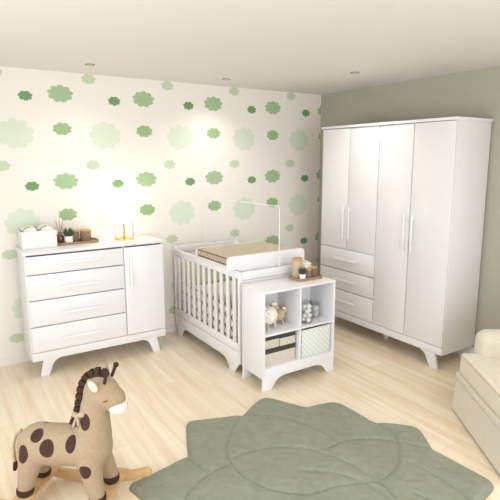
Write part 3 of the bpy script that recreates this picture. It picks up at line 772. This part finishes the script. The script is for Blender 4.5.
def rug():
    NA, NR = 900, 110
    P = np.array(OUT) - np.array(RC); ang = np.arctan2(P[:, 1], P[:, 0]); ang = np.unwrap(ang)
    if ang[-1] < ang[0]: P = P[::-1]; ang = ang[::-1]
    th = np.linspace(0, 2*math.pi, NA, endpoint=False)
    Rr = np.zeros(NA)
    for i, a in enumerate(th):
        d = np.array([math.cos(a), math.sin(a)]); best = 0
        for j in range(len(P)):
            p, q = P[j], P[(j+1) % len(P)]; e = q-p; den = d[0]*e[1]-d[1]*e[0]
            if abs(den) < 1e-9: continue
            t = (p[0]*e[1]-p[1]*e[0])/den; s_ = (p[0]*d[1]-p[1]*d[0])/den
            if t > 0 and -1e-6 <= s_ <= 1+1e-6: best = max(best, t)
        Rr[i] = best
    kern = np.array([.1, .2, .4, .2, .1]); 
    for _ in range(3): Rr = np.convolve(np.concatenate([Rr[-2:], Rr, Rr[:2]]), kern, 'valid')
    fr_ = np.linspace(0, 1, NR+1)[1:]**.9
    X = RC[0] + np.outer(fr_, Rr*np.cos(th)); Y = RC[1] + np.outer(fr_, Rr*np.sin(th))
    bx = RC[0]+Rr*np.cos(th); by = RC[1]+Rr*np.sin(th)
    def dist(poly, closed):
        dmin = np.full(X.shape, 9.); n_ = len(poly)
        for j in range(n_ if closed else n_-1):
            p = np.array(poly[j]); q = np.array(poly[(j+1) % n_]); e = q-p; L2 = e@e
            if L2 < 1e-12: continue
            t = np.clip(((X-p[0])*e[0]+(Y-p[1])*e[1])/L2, 0, 1)
            dmin = np.minimum(dmin, np.hypot(X-p[0]-t*e[0], Y-p[1]-t*e[1]))
        return dmin
    de = dist(list(zip(bx[::3], by[::3])), True)
    ds = np.full(X.shape, 9.)
    for s_ in SE:
        # resample smoothly (Catmull-Rom)
        q = [s_[0]]+list(s_)+[s_[-1]]; sm = []
        for j in range(1, len(q)-2):
            p0, p1, p2, p3 = map(np.array, q[j-1:j+3])
            for t in np.linspace(0, 1, 5, endpoint=False):
                sm.append(.5*((2*p1)+(-p0+p2)*t+(2*p0-5*p1+4*p2-p3)*t*t+(-p0+3*p1-3*p2+p3)*t**3))
        sm.append(np.array(s_[-1])); ds = np.minimum(ds, dist(sm, False))
    hgt = .040*np.clip(de/.028, 0, 1)**.5*(1-.0) - .013*np.exp(-ds/.010) - .005*np.exp(-ds/.04)
    rng = np.random.default_rng(2)
    hgt += .0012*np.sin(X*61+Y*23+2*np.sin(Y*31))*np.clip(de/.05, 0, 1)
    hgt = np.clip(hgt, .004, None); hgt[-1] = .004
    verts = [(RC[0], RC[1], .038)] + [(X[r, c], Y[r, c], hgt[r, c]) for r in range(NR) for c in range(NA)]
    verts += [(X[NR-1, c], Y[NR-1, c], .0008) for c in range(NA)] + [(RC[0], RC[1], .0008)]
    idx = lambda r, c: 1+r*NA+(c % NA)
    faces = [(0, idx(0, c), idx(0, c+1)) for c in range(NA)]
    faces += [(idx(r, c), idx(r+1, c), idx(r+1, c+1), idx(r, c+1)) for r in range(NR) for c in range(NA)]
    last = 1+(NR+1)*NA
    faces += [(idx(NR, c), last, idx(NR, c+1)) for c in range(NA)]
    verts = [(v[0]-RC[0], v[1]-RC[1], v[2]) for v in verts]
    me = D.meshes.new('flower_rug'); me.from_pydata(verts, [], faces); me.materials.append(rug_mat())
    for p in me.polygons: p.use_smooth = True
    o = D.objects.new('flower_rug', me); COL.objects.link(o); o.location = (RC[0], RC[1], 0)
    tag(o, 'large sage green quilted rug with pointed petal edge on the floor', 'rug')
rug()

# ------------------------------------------------------------------ cream armchair (local frame: x back, y along the front, away from wardrobe)
A0 = Vector((-1.032, -2.788, 0)); dv = Vector((-.584, -.812)); nv = Vector((.812, -.584))
# local +X = back (nv), local +Y = -dv  -> right handed: rotate by angle of nv
rz = math.atan2(nv.y, nv.x)
so = thing('armchair', 'cream upholstered armchair with rolled arms and pleated skirt at the right edge', 'armchair', A0, rz)
W = .92; Dp = .86
def SB(x0, x1, u0, u1, z0_, z1_, bev, seg, name, m, parent=so):
    return MB().box(x0, x1, -u1, -u0, z0_, z1_, bev, seg).build(name, m, parent, local=True)
# skirt, slightly flared
t_ = bmesh.new(); lo = [(0, 0), (Dp, 0), (Dp, -W), (0, -W)]; hi = [(.022, -.022), (Dp-.02, -.022), (Dp-.02, -W+.022), (.022, -W+.022)]
vl = [t_.verts.new((x, y, .012)) for x, y in lo]; vh = [t_.verts.new((x, y, .272)) for x, y in hi]
t_.faces.new(vl); t_.faces.new(vh[::-1])
for i in range(4): t_.faces.new((vl[i], vl[(i+1) % 4], vh[(i+1) % 4], vh[i]))
bmesh.ops.recalc_face_normals(t_, faces=t_.faces); bmesh.ops.bevel(t_, geom=list(t_.edges), offset=.012, segments=3, affect='EDGES')
MB().add(t_).build('skirt', 'cream', so, local=True)
SB(.014, Dp-.015, .012, W-.012, .262, .315, .014, 3, 'seat_rail', 'cream')
cu = MB().box(.03, .66, -(W-.03), -.025, .308, .470, .028, 5).build('seat_cushion', 'creamtop', so, local=True)
for zz in (.322, .456):
    MB().tube([(.032, -.05, zz), (.032, -(W-.05), zz)], .006, 8).build('piping', 'pipe', cu, local=True)
def arm(u0, u1, name):
    MB().box(.140, Dp-.02, -u1, -u0, .285, .648, .088, 8).build(name, 'cream', so, local=True)
arm(-.060, .125, 'arm'); arm(W-.125, W+.060, 'arm')
SB(.66, Dp+.02, .02, W-.02, .30, .92, .06, 5, 'backrest', 'cream')
SB(.54, .70, .14, W-.14, .465, .86, .06, 5, 'back_cushion', 'creamtop')

# ------------------------------------------------------------------ rocking giraffe (local: x forward, y to its left/away from camera, z up)
gm = Vector((-3.7325, -2.2758, 0)); gz = math.atan2(-.661, .750)
gi = thing('rocking_giraffe', 'beige knitted plush rocking giraffe with brown spots on wooden rockers', 'rocking toy', gm, gz)
s = MB()
s.ell((-.165, 0, .345), (.125, .115, .115)); s.ell((.13, 0, .36), (.125, .112, .125)); s.caps((-.16, 0, .345), (.12, 0, .36), .112, .112)
s.caps((.155, 0, .42), (.170, 0, .60), .098, .072)
s.ell((.215, 0, .672), (.098, .084, .100)); s.ell((.275, 0, .645), (.070, .066, .062)); s.caps((.19, 0, .66), (.175, 0, .56), .075, .07)
for sy in (-1, 1):
    s.caps((-.185, sy*.055, .30), (-.215, sy*.085, .140), .072, .043); s.caps((-.215, sy*.085, .14), (-.218, sy*.085, .125), .044, .042)
    s.caps((.150, sy*.055, .30), (.195, sy*.090, .140), .066, .043); s.caps((.195, sy*.09, .14), (.200, sy*.09, .125), .044, .042)
remeshed(s, .0085, 8, 'body', giraffe_mat(), gi)
remeshed(MB().ell((.298, 0, .612), (.048, .060, .050)).ell((.318, 0, .600), (.036, .046, .038)), .007, 4, 'muzzle', 'muzzle', gi)
for sy in (-1, 1):
    for lx_ in (-.219, .201):
        MB().lathe([(0, 0), (.034, 0), (.043, .008), (.046, .022), (.044, .040), (.036, .044), (0, .044)], (lx_, sy*.0875, .088)).build('hoof', 'brown', gi, local=True)
    # ears: leaf shapes
    rot = Matrix.Rotation(sy*-.55, 3, 'X') @ Matrix.Rotation(-.25, 3, 'Y')
    e = MB().ell((.212, sy*.086, .752), (.015, .026, .052), rot, 16).build('ear', 'beigeknit', gi, local=True)
    MB().ell((.218, sy*.096, .752), (.013, .021, .042), rot, 16).build('ear_lining', 'ear', e, local=True)
    # horns
    hb = Vector((.255, sy*.045, .748)); ht = hb + Vector((.022, sy*.012, .062))
    e = MB().tube([hb, ht], .0085, 10).build('horn', 'brown', gi, local=True)
    MB().ell(ht, (.015, .015, .015), seg=14).build('horn_tip', 'brown', e, local=True)
    MB().tube([(.262+.012*math.cos(a_)*1.3, sy*(.0745 - abs(math.cos(a_))*.004), .668-.008*math.sin(a_)) for a_ in [math.pi*k/8 for k in range(9)]], .0018, 6).build('closed_eye', 'brown', gi, local=True)
    MB().ell((.348, sy*.020, .612), (.002, .004, .002), seg=10).build('nostril', 'brown', gi, local=True)
mane = [(.235, .772), (.200, .778), (.168, .766), (.138, .744), (.118, .712), (.105, .676), (.096, .637), (.089, .598), (.080, .560), (.066, .520), (.052, .482)]
for k, (x, z) in enumerate(mane):
    p, q = mane[max(0, k-1)], mane[min(len(mane)-1, k+1)]
    a = math.atan2(q[1]-p[1], q[0]-p[0]); z += .008
    mt_ = Matrix.Translation((x, 0, z)) @ Matrix.Rotation(-a, 4, 'Y')
    MB().box(-.0145, .0145, -.016, .016, -.026, .020, .002, 2, mt_).build('mane_tuft', 'brown', gi, local=True)
b = MB().ell((.084, -.050, .560), (.022, .012, .016), Matrix.Rotation(.4, 3, 'Y')).ell((.126, -.068, .574), (.022, .012, .016), Matrix.Rotation(-.4, 3, 'Y')).ell((.104, -.070, .564), (.012, .012, .014)).caps((.100,-.072,.56),(.085,-.078,.515),.006,.008,10).caps((.108,-.074,.56),(.116,-.084,.53),.006,.008,10)
b.build('bow', 'beigeknit', gi, local=True)
tl = MB().tube([(-.270, 0, .415), (-.305, 0, .385), (-.325, 0, .33), (-.330, 0, .26), (-.326, 0, .215)], [.010, .009, .008, .008, .008], 10).build('tail', 'beigeknit', gi, local=True)
MB().tube([(-.326, 0, .220), (-.327, 0, .195), (-.335, 0, .165)], [.010, .015, .010], 10).build('tail_tuft', 'brown', tl, local=True)
def rocker(yc):
    Rk = .95; top = []; bot = []
    for k in range(33):
        u = -.44 + .82*k/32; zb_ = .001 + u*u/(2*Rk)
        th = .068 - .012*abs(u)/.4
        bot.append((u, zb_)); top.append((u, zb_+th))
    # rounded ends
    def cap(e0, e1, sgn):
        cx, cz = (e0[0]+e1[0])/2, (e0[1]+e1[1])/2; r = (e1[1]-e0[1])/2
        return [(cx+sgn*r*math.sin(math.pi*k/8), cz-r*math.cos(math.pi*k/8)) for k in range(1, 8)]
    pts = bot + cap(bot[-1], top[-1], 1) + top[::-1] + cap(bot[0], top[0], -1)[::-1]
    MB().prism(pts, yc-.012, yc+.012, 'y', .004).build('rocker', 'lightwood', gi, local=True)
rocker(.175); rocker(-.175)
for u in (-.217, .203):
    MB().box(u-.052, u+.052, -.215, .215, .072, .088, .004).build('foot_plank', 'lightwood', gi, local=True)

# tidy helper properties
for o in D.objects:
    if '_o' in o: del o['_o']
